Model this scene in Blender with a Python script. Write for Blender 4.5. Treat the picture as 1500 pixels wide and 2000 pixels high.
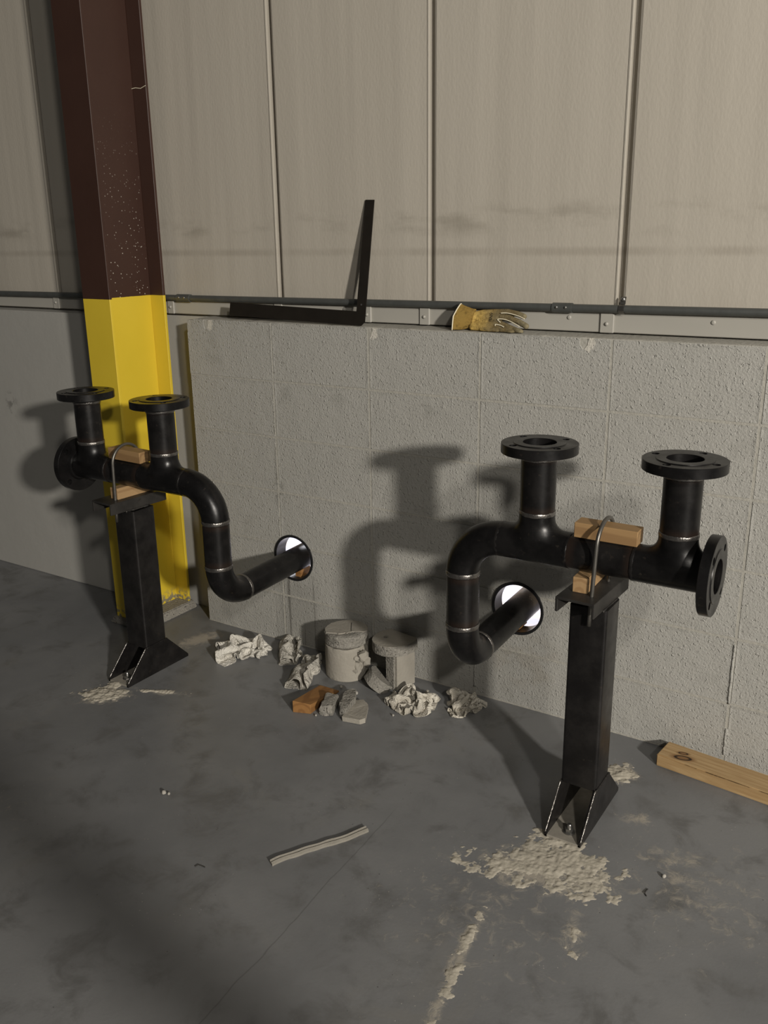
import bpy, bmesh, math, random
from mathutils import Vector, Matrix, noise
random.seed(7)
PI = math.pi
S = bpy.context.scene
COL = S.collection
for o in list(bpy.data.objects):
    bpy.data.objects.remove(o)

# ------------------------------------------------------------------ camera
cam_d = bpy.data.cameras.new('camera'); cam = bpy.data.objects.new('camera', cam_d); COL.objects.link(cam)
yaw, pit, rol, FPX = 0.57171, 0.29709, -0.014545, 1756.3
f0 = Vector((-math.sin(yaw), math.cos(yaw), 0)); r0 = Vector((math.cos(yaw), math.sin(yaw), 0)); u0 = Vector((0, 0, 1))
fw = f0*math.cos(pit) - u0*math.sin(pit); up = u0*math.cos(pit) + f0*math.sin(pit)
rr = math.cos(rol)*r0 + math.sin(rol)*up; uu = math.cos(rol)*up - math.sin(rol)*r0
M = Matrix.Identity(4)
for i in range(3):
    M[i][0] = rr[i]; M[i][1] = uu[i]; M[i][2] = -fw[i]
M[0][3], M[1][3], M[2][3] = 2.0449, -2.4672, 1.4912
cam.matrix_world = M
cam_d.sensor_fit = 'VERTICAL'; cam_d.sensor_height = 24.0; cam_d.lens = FPX/2000*24.0
cam_d.clip_start = 0.02
S.camera = cam

# ------------------------------------------------------------------ light
W = bpy.data.worlds.new('world'); S.world = W; W.use_nodes = True
W.node_tree.nodes['Background'].inputs[0].default_value = (1.0, 0.96, 0.9, 1)
W.node_tree.nodes['Background'].inputs[1].default_value = 0.050
def area(name, loc, target, size, power, color=(1, 1, 1), sy=None, shape='DISK'):
    d = bpy.data.lights.new(name, 'AREA'); d.shape = shape; d.size = size; d.energy = power; d.color = color
    if sy: d.size_y = sy
    o = bpy.data.objects.new(name, d); COL.objects.link(o)
    o.location = loc; o.rotation_euler = (Vector(target)-Vector(loc)).to_track_quat('-Z', 'Y').to_euler()
    return o
def spot(name, loc, target, rad, power, angle, blend, color):
    d = bpy.data.lights.new(name, 'SPOT'); d.energy = power; d.color = color; d.shadow_soft_size = rad; d.spot_size = math.radians(angle); d.spot_blend = blend
    o = bpy.data.objects.new(name, d); COL.objects.link(o)
    o.location = loc; o.rotation_euler = (Vector(target)-Vector(loc)).to_track_quat('-Z', 'Y').to_euler()
    return o
WARM = (1.0, 0.945, 0.855)
KEY = spot('work_light', (7.8, -5.1, 3.05), (1.7, 0, 1.2), 0.19, 2800, 60, 1.0, WARM)
SEC = area('shop_light', (4.6, -4.2, 3.6), (0.6, 0, 0.6), 0.30, 80, WARM)
OUT = area('outside_light', (-0.1, 1.0, 1.5), (-0.2, 0.95, 0), 1.6, 48, (0.93, 0.94, 1.0), 0.7, 'RECTANGLE')
VS = S.view_settings
VS.view_transform = 'Standard'; VS.look = 'None'; VS.gamma = 1.0; VS.exposure = 0.0; VS.use_curve_mapping = False

# ------------------------------------------------------------------ node helpers
class NT:
    def __init__(s, name):
        s.m = bpy.data.materials.new(name); s.m.use_nodes = True; s.t = s.m.node_tree
        s.b = s.t.nodes['Principled BSDF']; s._pos = None
    def n(s, typ, **kw):
        x = s.t.nodes.new(typ)
        for k, v in kw.items(): setattr(x, k, v)
        return x
    def put(s, sock, v):
        if hasattr(v, 'node'): s.t.links.new(v, sock)
        else:
            if isinstance(v, (tuple, list)) and len(v) == 3 and sock.type == 'RGBA': v = (*v, 1)
            sock.default_value = v
    @property
    def pos(s):
        if s._pos is None: s._pos = s.n('ShaderNodeNewGeometry').outputs['Position']
        return s._pos
    @property
    def obj(s): return s.n('ShaderNodeTexCoord').outputs['Object']
    def xyz(s, v):
        x = s.n('ShaderNodeSeparateXYZ'); s.put(x.inputs[0], v); return x.outputs
    def math(s, op, a, b=0.0, c=0.0, clamp=False):
        x = s.n('ShaderNodeMath', operation=op); x.use_clamp = clamp
        s.put(x.inputs[0], a); s.put(x.inputs[1], b); s.put(x.inputs[2], c); return x.outputs[0]
    def map(s, v, a, b, c=0.0, d=1.0, smooth=True):
        x = s.n('ShaderNodeMapRange', interpolation_type='SMOOTHSTEP' if smooth else 'LINEAR')
        for i, q in enumerate((v, a, b, c, d)): s.put(x.inputs[i], q)
        return x.outputs[0]
    def mapping(s, v, loc=(0, 0, 0), rot=(0, 0, 0), scale=(1, 1, 1), typ='POINT'):
        x = s.n('ShaderNodeMapping', vector_type=typ); s.put(x.inputs[0], v)
        x.inputs['Location'].default_value = loc; x.inputs['Rotation'].default_value = rot; x.inputs['Scale'].default_value = scale
        return x.outputs[0]
    def noise(s, v, scale, detail=3, rough=.55, dist=0, color=False):
        x = s.n('ShaderNodeTexNoise'); s.put(x.inputs['Vector'], v)
        x.inputs['Scale'].default_value = scale; x.inputs['Detail'].default_value = detail
        x.inputs['Roughness'].default_value = rough; x.inputs['Distortion'].default_value = dist
        return x.outputs['Color' if color else 'Fac']
    def voro(s, v, scale, feature='F1', rnd=1.0):
        x = s.n('ShaderNodeTexVoronoi', feature=feature); s.put(x.inputs['Vector'], v); x.inputs['Scale'].default_value = scale
        x.inputs['Randomness'].default_value = rnd
        return x.outputs['Distance']
    def mix(s, f, a, b, typ='MIX'):
        x = s.n('ShaderNodeMix', data_type='RGBA', blend_type=typ); s.put(x.inputs[0], f); s.put(x.inputs[6], a); s.put(x.inputs[7], b); return x.outputs[2]
    def bump(s, h, strength=.3, dist=.01, normal=None):
        x = s.n('ShaderNodeBump'); s.put(x.inputs['Height'], h); x.inputs['Strength'].default_value = strength; x.inputs['Distance'].default_value = dist
        if normal is not None: s.put(x.inputs['Normal'], normal)
        return x.outputs[0]
    def length(s, v):
        x = s.n('ShaderNodeVectorMath', operation='LENGTH'); s.put(x.inputs[0], v); return x.outputs['Value']
    def fin(s, color=None, rough=None, metal=None, normal=None, spec=None):
        if color is not None: s.put(s.b.inputs['Base Color'], color)
        if rough is not None: s.put(s.b.inputs['Roughness'], rough)
        if metal is not None: s.put(s.b.inputs['Metallic'], metal)
        if normal is not None: s.put(s.b.inputs['Normal'], normal)
        if spec is not None: s.put(s.b.inputs['Specular IOR Level'], spec)
        return s.m
    def blob(s, v, x, y, rx, ry, rot=0):     # 1 at the centre of an ellipse on the ground, 0 outside
        m = s.mapping(v, (x, y, 0), (0, 0, rot), (rx, ry, 1e3), 'TEXTURE')
        return s.map(s.length(m), 0.0, 1.0, 1.0, 0.0, False)
    def many(s, v, bl):
        out = None
        for b in bl:
            q = s.blob(v, *b[:5]); q = s.math('MULTIPLY', q, b[5]) if len(b) > 5 else q
            out = q if out is None else s.math('MAXIMUM', out, q)
        return out

HT = 1.2105; BW = .4064; BH = .2032; YP = .10
# ------------------------------------------------------------------ materials
MAT = {}
def mat_wall():
    t = NT('painted_block'); p = t.pos; x, y, z = t.xyz(p)
    c = t.mix(t.noise(p, 2.2, 4), (.335, .327, .300), (.385, .375, .347))
    c = t.mix(t.map(t.noise(p, 9, 5), .55, .75), c, (.31, .302, .276))
    for cx in (-.291, .424, 1.152):
        k = t.length(t.mapping(p, (cx, 0, HT-.012), (0, 0, 0), (.020, 1e3, .028), 'TEXTURE'))
        k = t.math('ADD', k, t.math('MULTIPLY', t.math('SUBTRACT', t.noise(p, 90, 3), .5), 1.3))
        c = t.mix(t.math('MULTIPLY', t.map(k, 1.0, .8), .85), c, (.56, .53, .47))
    # runs of dirty water under the left core hole
    st = t.noise(t.mapping(p, scale=(60, 60, 1.2)), 1.0, 2)
    m = t.math('MULTIPLY', t.map(st, .56, .63), t.map(x, -.05, -.02))
    m = t.math('MULTIPLY', m, t.map(x, .17, .12)); m = t.math('MULTIPLY', m, t.map(z, .30, .25))
    c = t.mix(t.math('MULTIPLY', m, .75), c, (.09, .085, .075))
    m2 = t.math('MULTIPLY', t.map(x, -.06, .0), t.map(x, .2, .1)); m2 = t.math('MULTIPLY', m2, t.map(z, .30, .22))
    c = t.mix(t.math('MULTIPLY', m2, .35), c, (.17, .165, .15))
    # scuff on the joint above the left hole
    m3 = t.mapping(p, (.0, 0, .60), (0, 0, 0), (.035, 1e3, .10), 'TEXTURE')
    m3 = t.math('MULTIPLY', t.map(t.length(m3), 0, 1, 1, 0), t.map(t.noise(p, 40, 4), .45, .6))
    c = t.mix(t.math('MULTIPLY', m3, .6), c, (.14, .135, .12))
    # patched, lighter mortar under the right hole
    m4 = t.mapping(p, (1.0, 0, .17), (0, 0, 0), (.17, 1e3, .12), 'TEXTURE')
    m4 = t.math('MULTIPLY', t.map(t.length(m4), .5, 1, 1, 0), t.map(t.noise(p, 14, 4), .42, .6))
    c = t.mix(t.math('MULTIPLY', m4, .5), c, (.30, .275, .235))
    n1 = t.noise(p, 150, 3, .6); n2 = t.math('SUBTRACT', t.map(t.noise(p, 85, 2), .60, .76), t.math('MULTIPLY', t.map(t.noise(t.mapping(p, (5, 3, 1)), 100, 2), .58, .72), 1.1)); n3 = t.noise(p, 14, 2)
    jz = t.math('MULTIPLY', t.math('PINGPONG', t.math('SUBTRACT', HT, z), BH/2), 1.0); jx = t.math('PINGPONG', t.math('ADD', x, BW*10), BW/2)
    j = t.math('MINIMUM', jz, jx); near = t.math('MULTIPLY', t.map(j, .013, .002), t.map(t.noise(p, 5, 2), .40, .56))
    c = t.mix(t.math('MULTIPLY', t.math('MULTIPLY', t.map(j, .005, .001), t.map(t.noise(p, 7, 3), .42, .6)), .22), c, (.20, .195, .175))
    h = t.math('ADD', t.math('MULTIPLY', n1, .75), t.math('MULTIPLY', n2, -.55)); h = t.math('ADD', h, t.math('MULTIPLY', n3, .9)); h = t.math('ADD', h, t.math('MULTIPLY', near, t.math('MULTIPLY', t.noise(p, 60, 3), .75)))
    return t.fin(c, .55, 0, t.bump(h, .62, .0055), .35)
def mat_smooth_wall():
    t = NT('painted_smooth'); p = t.pos
    c = t.mix(t.noise(p, 2.0, 4), (.33, .322, .298), (.38, .37, .345))
    m = t.mapping(p, (-1.53, 0, .80), (0, 0, 0), (.06, 1e3, .09), 'TEXTURE')
    m = t.math('MULTIPLY', t.map(t.length(m), 0, 1, 1, 0), t.map(t.noise(p, 30, 4), .5, .62))
    c = t.mix(t.math('MULTIPLY', m, .6), c, (.1, .095, .085))
    h = t.math('ADD', t.math('MULTIPLY', t.noise(p, 80, 3), .3), t.noise(p, 9, 2))
    return t.fin(c, .5, 0, t.bump(h, .4, .004), .4)
def mat_panel():
    t = NT('wall_panel_paint'); p = t.pos; x, y, z = t.xyz(p)
    c = t.mix(t.noise(t.mapping(p, scale=(6, 6, .7)), 1.2, 4), (.395, .362, .308), (.45, .415, .358))
    # old grime bands
    gn = t.noise(t.mapping(p, scale=(1, 1, 3)), 4, 5)
    b1 = t.math('MULTIPLY', t.map(z, 1.47, 1.53), t.map(z, 1.60, 1.545)); b1 = t.math('MULTIPLY', b1, t.map(gn, .42, .68))
    c = t.mix(t.math('MULTIPLY', b1, .55), c, (.235, .21, .17))
    b2 = t.math('MULTIPLY', t.map(z, 1.425, 1.44), t.map(z, 1.462, 1.445)); b2 = t.math('MULTIPLY', b2, t.map(t.noise(p, 5, 5), .28, .6))
    c = t.mix(t.math('MULTIPLY', b2, .36), c, (.24, .21, .17))
    b3 = t.map(z, 1.45, 1.30); b3 = t.math('MULTIPLY', b3, t.map(t.noise(p, 3, 4), .4, .7))
    c = t.mix(t.math('MULTIPLY', b3, .22), c, (.3, .27, .22))
    n1 = t.noise(t.mapping(p, scale=(1, 1, .45)), 130, 2, .5)
    h = t.math('ADD', t.math('MULTIPLY', n1, .5), t.math('MULTIPLY', t.noise(t.mapping(p, scale=(7, 7, .5)), 1.0, 2), 5.0))
    return t.fin(c, .5, 0, t.bump(h, .4, .003), .35)
def plain(name, col, rough=.5, metal=0.0, nscale=20, var=.15, bump=.0, bscale=80, bdist=.003, spec=None):
    t = NT(name); p = t.pos
    a = tuple(v*(1-var) for v in col); b = tuple(v*(1+var) for v in col)
    c = t.mix(t.noise(p, nscale, 4), a, b)
    nm = t.bump(t.noise(p, bscale, 3), bump, bdist) if bump else None
    return t.fin(c, rough, metal, nm, spec)
def mat_floor():
    t = NT('painted_concrete_floor'); p = t.pos; x, y, z = t.xyz(p)
    c = t.mix(t.map(t.noise(p, 1.6, 5, .6), .35, .65), (.150, .152, .155), (.192, .193, .194))
    c = t.mix(t.map(t.noise(p, 7, 6, .65, .4), .48, .72), c, (.120, .119, .117))
    c = t.mix(t.math('MULTIPLY', t.map(t.noise(p, 3.1, 6, .7, .8), .55, .72), .45), c, (.190, .184, .170))
    # specks
    sp = t.map(t.voro(p, 60), .05, .09, 1, 0); sp = t.math('MULTIPLY', sp, t.map(t.noise(p, 5, 2), .55, .62))
    c = t.mix(t.math('MULTIPLY', sp, .7), c, (.42, .40, .36))
    dk = t.map(t.voro(t.mapping(p, (3.3, 1.7, 0)), 45), .05, .08, 1, 0); dk = t.math('MULTIPLY', dk, t.map(t.noise(p, 6.3, 2), .58, .62))
    c = t.mix(t.math('MULTIPLY', dk, .8), c, (.05, .048, .045))
    # drilling dust, thin film trodden around the piles
    bl = [(1.35, -.70, .26, .16, .5, 1.0), (1.46, -.70, .20, .09, .75, .9), (1.31, -1.02, .035, .22, .12, 1.0), (1.345, -1.22, .03, .16, .15, .9),
          (1.50, -.86, .05, .17, .35, .85), (1.62, -.50, .17, .10, .6, .7), (1.49, -.39, .09, .05, .4, .9), (1.39, -.20, .075, .075, 0, 1.3),
          (-.27, -.66, .16, .11, .5, 1.1), (-.10, -.54, .20, .03, .4, .8), (-.30, -.16, .09, .17, -.25, 1.1), (.02, -1.25, .5, .3, 0, .32), (1.3, -.9, .55, .55, 0, .45), (1.7, -.6, .5, .4, 0, .5)]
    d = t.many(p, bl)
    # thin worn/dusty floor between column and rags
    nz = t.noise(p, 26, 7, .72, .6)
    dm = t.map(t.math('ADD', d, t.math('MULTIPLY', t.math('SUBTRACT', nz, .5), 2.0)), .36, .95)
    dm = t.math('MULTIPLY', dm, t.map(d, .02, .25))
    c = t.mix(t.math('MULTIPLY', dm, .9), c, (.36, .325, .27))
    # hairline crack
    m = t.mapping(p, (.944, -1.15, 0), (0, 0, .046), (1, 1, 1), 'TEXTURE'); mx, my, mz = t.xyz(m)
    wob = t.math('MULTIPLY', t.math('SUBTRACT', t.noise(p, 9, 2), .5), .02)
    ln = t.map(t.math('ABSOLUTE', t.math('ADD', mx, wob)), .0008, .0022, 1, 0)
    ln = t.math('MULTIPLY', ln, t.map(t.math('ABSOLUTE', my), .5, .38))
    c = t.mix(t.math('MULTIPLY', ln, .38), c, (.06, .058, .055))
    h = t.math('ADD', t.math('MULTIPLY', t.noise(p, 120, 3), .25), t.math('MULTIPLY', dm, .5))
    h = t.math('ADD', h, t.math('MULTIPLY', t.noise(p, 4, 3), 2.0))
    ro = t.math('ADD', .42, t.math('MULTIPLY', dm, .5)); ro = t.math('ADD', ro, t.math('MULTIPLY', t.noise(p, 5, 4), .15))
    return t.fin(c, ro, 0, t.bump(h, .3, .004), .4)
def mat_column():
    t = NT('column_paint'); p = t.pos; x, y, z = t.xyz(p)
    br = t.mix(t.noise(p, 6, 4), (.036, .016, .011), (.050, .023, .016))
    v = t.map(t.voro(p, 80), .13, .20, 1, 0); k = t.math('MULTIPLY', v, t.map(z, 2.0, 1.3)); k = t.math('MULTIPLY', k, t.map(t.noise(p, 18, 3), .42, .52))
    k = t.math('MULTIPLY', k, t.map(y, -.199, -.197)); k = t.math('MULTIPLY', k, t.map(y, .046, .040))
    br = t.mix(t.math('MULTIPLY', k, .9), br, (.5, .46, .4))
    ye = t.mix(t.noise(p, 5, 4), (.60, .44, .030), (.68, .50, .040))
    ye = t.mix(t.math('MULTIPLY', t.map(z, .10, .04), t.map(t.noise(p, 60, 4), .45, .55)), ye, (.2, .18, .13))
    edge = t.math('ADD', z, t.math('MULTIPLY', t.math('SUBTRACT', t.noise(p, 30, 2), .5), .002))
    c = t.mix(t.map(edge, 1.2885, 1.2895), ye, br)
    return t.fin(c, t.math('ADD', .38, t.math('MULTIPLY', t.noise(p, 25, 3), .2)), 0, t.bump(t.noise(p, 70, 2), .12, .002), .4)
def mat_steel(name='mill_scale_steel', base=(.006, .0058, .006), hi=(.014, .013, .013), rough=.32, metal=.35, tint=False):
    t = NT(name); p = t.pos
    c = t.mix(t.map(t.noise(p, 14, 6, .65), .35, .7), base, hi)
    c = t.mix(t.map(t.noise(p, 60, 4), .62, .75), c, (.03, .025, .021))
    if tint:
        gz = t.xyz(t.n('ShaderNodeTexCoord').outputs['Generated'])[2]
        e = t.math('ABSOLUTE', t.math('SUBTRACT', gz, .5))
        c = t.mix(t.math('MULTIPLY', t.map(e, .30, .43), .8), c, (.026, .017, .013))
    r = t.math('ADD', rough, t.math('MULTIPLY', t.math('SUBTRACT', t.noise(p, 22, 5), .5), .35))
    return t.fin(c, r, metal, t.bump(t.noise(p, 140, 3), .12, .001), .4)
def mat_weld():
    t = NT('weld_metal'); p = t.pos
    c = t.mix(t.noise(p, 90, 3), (.08, .074, .07), (.34, .32, .30))
    return t.fin(c, .27, .9, t.bump(t.noise(p, 260, 3), .5, .002))
def mat_wood(name, a, b, dark, axis=0, scale=1.0):
    t = NT(name); o = t.obj
    sc = [16*scale]*3; sc[axis] = 1.5*scale
    q = t.mapping(o, scale=tuple(sc))
    g = t.noise(q, 2.2, 5, .6, 1.4)
    c = t.mix(g, a, b)
    w = t.n('ShaderNodeTexWave', wave_type='RINGS', rings_direction='XYZ'[axis]); t.put(w.inputs['Vector'], q); w.inputs['Scale'].default_value = .9; w.inputs['Distortion'].default_value = 5; w.inputs['Detail'].default_value = 3
    c = t.mix(t.math('MULTIPLY', t.map(w.outputs['Fac'], .55, .95), .45), c, dark)
    return t.fin(c, .65, 0, t.bump(g, .2, .002), .3)
def mat_lumber():
    t = NT('lumber_grain'); o = t.obj; x, y, z = t.xyz(o)
    q = t.mapping(o, scale=(1.6, 15, 15)); g = t.noise(q, 2.4, 6, .62, 1.6)
    c = t.mix(t.map(g, .3, .7), (.37, .245, .12), (.46, .32, .165))
    w = t.n('ShaderNodeTexWave', wave_type='BANDS', bands_direction='Y'); t.put(w.inputs['Vector'], q); w.inputs['Scale'].default_value = 1.3; w.inputs['Distortion'].default_value = 6; w.inputs['Detail'].default_value = 3
    c = t.mix(t.math('MULTIPLY', t.map(w.outputs['Fac'], .6, .95), .4), c, (.27, .155, .06))
    for kx, ky, kr in ((.068, -.002, .016), (.060, .022, .009)):          # knots with bark rims
        d = t.length(t.mapping(o, (kx, -.089+.028+ky, .038), (0, 0, .3), (kr*1.5, kr*.7, kr*1.2), 'TEXTURE'))
        c = t.mix(t.map(d, 1.9, .9), c, (.22, .12, .05)); c = t.mix(t.math('MULTIPLY', t.map(d, 1.15, .95), t.map(d, .55, .8)), c, (.03, .018, .01))
    ed = t.math('ADD', t.math('ABSOLUTE', t.math('SUBTRACT', z, t.math('ADD', .0365, t.math('MULTIPLY', t.math('SUBTRACT', t.noise(t.mapping(o, scale=(1, 0, 0)), 14, 4), .5), .006)))), t.map(y, -.0865, -.083, 0, .05))
    k = t.math('MULTIPLY', t.map(ed, .0035, .0012), t.map(x, .06, .10)); k = t.math('MULTIPLY', k, t.map(t.noise(o, 26, 3), .4, .5))
    c = t.mix(t.math('MULTIPLY', k, .9), c, (.05, .03, .014))
    return t.fin(c, .6, 0, t.bump(g, .25, .002), .3)
def mat_concrete(name, a, b, agg=True):
    t = NT(name); p = t.obj
    c = t.mix(t.noise(p, 18, 5), a, b)
    h = t.noise(p, 90, 4)
    if agg:
        v = t.voro(p, 130); c = t.mix(t.map(v, .25, .5, .55, 0), c, (.30, .28, .25)); c = t.mix(t.map(t.noise(p, 150, 2), .6, .7), c, (.06, .055, .05)); h = t.math('ADD', h, v)
    return t.fin(c, .9, 0, t.bump(h, .5, .004), .2)
def mat_cloth(name, a, b):
    t = NT(name); p = t.obj
    c = t.mix(t.map(t.noise(p, 22, 5), .35, .68), a, b)
    c = t.mix(t.math('MULTIPLY', t.map(t.noise(p, 7, 4), .52, .7), .45), c, (.17, .155, .13))
    h = t.math('ADD', t.noise(p, 300, 2), t.math('MULTIPLY', t.math('ABSOLUTE', t.math('SUBTRACT', t.noise(p, 42, 3, .55, .8), .5)), 9))
    return t.fin(c, .95, 0, t.bump(h, .7, .005), .1)
def mat_out():
    t = NT('outside_ground'); p = t.pos
    c = t.mix(t.map(t.noise(p, 7, 3), .42, .58), (.72, .72, .86), (.88, .80, .74))
    return t.fin(c, .9)
def mat_glove():
    t = NT('glove_leather'); p = t.pos; x, y, z = t.xyz(p)
    c = t.mix(t.noise(p, 40, 5), (.46, .30, .075), (.62, .43, .135))
    dirty = t.math('ADD', x, t.math('MULTIPLY', t.math('SUBTRACT', t.noise(p, 30, 4), .5), .06))
    c = t.mix(t.map(dirty, .765, .86), c, (.165, .130, .068))
    c = t.mix(t.math('MULTIPLY', t.map(t.noise(p, 70, 4), .5, .7), .5), c, (.16, .10, .03))
    tip = t.map(x, .905, .935); c = t.mix(t.math('MULTIPLY', tip, .6), c, (.25, .22, .14))
    fo = t.noise(t.mapping(p, scale=(1, 1, 2.4)), 60, 4, .55, 1.2)
    return t.fin(c, .8, 0, t.bump(fo, .6, .006), .2)
MAT['wall'] = mat_wall(); MAT['smooth'] = mat_smooth_wall(); MAT['panel'] = mat_panel(); MAT['floor'] = mat_floor(); MAT['column'] = mat_column()
MAT['mortar'] = plain('painted_mortar', (.36, .345, .305), .7, 0, 20, .1, .6, 70, .005)
MAT['steel'] = mat_steel(); MAT['pipe'] = mat_steel('pipe_steel', (.008, .0075, .0075), (.018, .0165, .016), .33, .35, True); MAT['post'] = mat_steel('post_steel', (.012, .011, .011), (.026, .024, .023), .36, .4)
MAT['plate'] = mat_steel('channel_steel', (.03, .028, .026), (.05, .046, .042), .5, .4)
MAT['dusty'] = plain('dusty_plate', (.24, .22, .185), .8, 0, 40, .35)
MAT['weld'] = mat_weld(); MAT['rod'] = plain('zinc_rod', (.16, .15, .135), .42, .8, 60, .3)
MAT['bolt'] = plain('zinc_bolt', (.45, .44, .42), .3, .95, 60, .2)
MAT['conduit'] = plain('galvanised_conduit', (.115, .12, .115), .5, .55, 30, .25, .1)
MAT['girt'] = plain('painted_sheet', (.36, .345, .31), .42, 0, 6, .06, .05, 20)
MAT['black'] = plain('black_sleeve', (.012, .012, .013), .3, 0, 30, .3)
MAT['square'] = plain('blued_steel', (.022, .018, .014), .5, .5, 25, .35)
MAT['wood'] = mat_wood('wood_block_grain', (.26, .155, .068), (.34, .215, .10), (.16, .085, .036))
MAT['woody'] = mat_wood('wood_block_grain_cross', (.31, .19, .09), (.40, .265, .135), (.21, .115, .05), 1)
MAT['wedge'] = mat_wood('wedge_grain', (.24, .115, .036), (.32, .165, .058), (.14, .06, .02), 1)
MAT['lumber'] = mat_lumber()
MAT['core'] = mat_concrete('cut_concrete', (.27, .25, .215), (.35, .325, .28), False)
MAT['agg'] = mat_concrete('broken_concrete', (.19, .18, .16), (.26, .245, .215))
MAT['dust'] = mat_concrete('concrete_dust', (.35, .32, .262), (.48, .44, .365), False)
MAT['rag'] = mat_cloth('rag_cotton', (.60, .57, .51), (.76, .73, .66)); MAT['rag2'] = mat_cloth('rag_grey', (.42, .40, .355), (.57, .54, .48))
MAT['rag3'] = mat_cloth('rag_stained', (.46, .425, .36), (.68, .64, .56))
MAT['glove'] = mat_glove(); MAT['cream'] = plain('cream_binding', (.72, .66, .50), .8, 0, 50, .1)
MAT['ink'] = plain('glove_print', (.02, .016, .01), .8)
MAT['outside'] = mat_out()
MAT['outside_warm'] = plain('outside_warm', (.80, .66, .50), .9, 0, 2, .1)
MAT['strip'] = mat_concrete('dried_caulk', (.19, .177, .152), (.28, .26, .222), False)
MAT['grit'] = mat_concrete('grit', (.30, .28, .25), (.42, .40, .36), False)
MAT['fibre'] = plain('dark_fibre', (.03, .028, .025), .9)

# ------------------------------------------------------------------ mesh helpers
def link(name, me, mat, parent=None, loc=None, rot=None):
    o = bpy.data.objects.new(name, me); COL.objects.link(o)
    if mat is not None and len(me.materials) == 0: me.materials.append(MAT[mat] if isinstance(mat, str) else mat)
    if parent is not None: o.parent = parent
    if loc is not None: o.location = loc
    if rot is not None: o.rotation_euler = rot
    return o
def fin(name, bm, mat, parent=None, loc=None, rot=None, smooth=False, angle=None):
    bmesh.ops.recalc_face_normals(bm, faces=bm.faces[:])
    me = bpy.data.meshes.new(name); bm.to_mesh(me); bm.free()
    if smooth or angle:
        for p in me.polygons: p.use_smooth = True
        if angle: me.set_sharp_from_angle(angle=math.radians(angle))
    return link(name, me, mat, parent, loc, rot)
def empty(name, loc, label, cat, group=None, rz=0):
    o = bpy.data.objects.new(name, None); COL.objects.link(o); o.location = loc; o.rotation_euler = (0, 0, rz); o.empty_display_size = .05
    return tag(o, label, cat, group)
def tag(o, label, cat, group=None, kind=None):
    o['label'] = label; o['category'] = cat
    if group: o['group'] = group
    if kind: o['kind'] = kind
    return o
def struct(o, label=None, cat=None):
    o['kind'] = 'structure'
    if label: o['label'] = label
    if cat: o['category'] = cat
    return o
def BM(): return bmesh.new()
def box(bm, x0, x1, y0, y1, z0, z1, bev=0, seg=1):
    r = bmesh.ops.create_cube(bm, size=1.0); vs = r['verts']
    for v in vs:
        v.co = Vector(((x0+x1)/2+v.co.x*(x1-x0), (y0+y1)/2+v.co.y*(y1-y0), (z0+z1)/2+v.co.z*(z1-z0)))
    if bev:
        es = list({e for v in vs for e in v.link_edges})
        bmesh.ops.bevel(bm, geom=es, offset=bev, segments=seg, affect='EDGES', clamp_overlap=True)
    return bm
def prism(bm, pts, ax, a, b):                # polygon extruded along ax; pts are the other two coordinates in order
    def mk(p, c):
        l = [p[0], p[1]]; l.insert(ax, c); return Vector(l)
    v0 = [bm.verts.new(mk(p, a)) for p in pts]; v1 = [bm.verts.new(mk(p, b)) for p in pts]
    bm.faces.new(v0[::-1]); bm.faces.new(v1)
    n = len(pts)
    for i in range(n): bm.faces.new((v0[i], v0[(i+1) % n], v1[(i+1) % n], v1[i]))
    return bm
def lathe(bm, prof, n=40, closed=True, jit=None):       # prof: (r,z); closed ring profile makes a solid of revolution
    rings = []
    for r, z in prof:
        ring = []
        for i in range(n):
            a = 2*PI*i/n; ring.append(bm.verts.new((r*math.cos(a), r*math.sin(a), z)))
        rings.append(ring)
    m = len(rings)
    for j in range(m if closed else m-1):
        A, B = rings[j], rings[(j+1) % m]
        for i in range(n):
            bm.faces.new((A[i], A[(i+1) % n], B[(i+1) % n], B[i]))
    return bm
def solid(bm, prof, n=40):                   # open profile capped at both ends
    lathe(bm, prof, n, False); bm.verts.ensure_lookup_table()
    t = len(bm.verts)
    bm.faces.new([bm.verts[t-n*len(prof)+i] for i in range(n)][::-1]); bm.faces.new([bm.verts[t-n+i] for i in range(n)])
    return bm
def sweep(bm, pts, rad, n=24, cap=True, jitter=0):
    pts = [Vector(p) for p in pts]; rings = []
    t0 = (pts[1]-pts[0]).normalized(); nrm = t0.orthogonal().normalized()
    for i, p in enumerate(pts):
        t = (pts[min(i+1, len(pts)-1)]-pts[max(i-1, 0)]).normalized()
        nrm = (nrm - t*nrm.dot(t)).normalized(); b = t.cross(nrm)
        r = rad[i] if isinstance(rad, (list, tuple)) else rad
        rings.append([bm.verts.new(p + (nrm*math.cos(2*PI*k/n)+b*math.sin(2*PI*k/n))*r*(1+jitter*random.uniform(-1, 1))) for k in range(n)])
    for A, B in zip(rings, rings[1:]):
        for k in range(n): bm.faces.new((A[k], A[(k+1) % n], B[(k+1) % n], B[k]))
    if cap: bm.faces.new(rings[0][::-1]); bm.faces.new(rings[-1])
    return bm
def arc(c, a, b, n=20):                      # quarter arc: centre c, from c+a to c+b (perpendicular vectors)
    c, a, b = Vector(c), Vector(a), Vector(b)
    return [c+a*math.cos(PI/2*i/n)+b*math.sin(PI/2*i/n) for i in range(n+1)]
def spline(P_, m=8):                          # Catmull-Rom through the points
    out = []; n = len(P_)
    for i in range(n-1):
        a, b, c, d = P_[max(i-1, 0)], P_[i], P_[i+1], P_[min(i+2, n-1)]
        for k in range(m):
            t = k/m; out.append(.5*((2*b)+(c-a)*t+(2*a-5*b+4*c-d)*t*t+(3*b-a-3*c+d)*t**3))
    return out+[P_[-1]]
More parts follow.
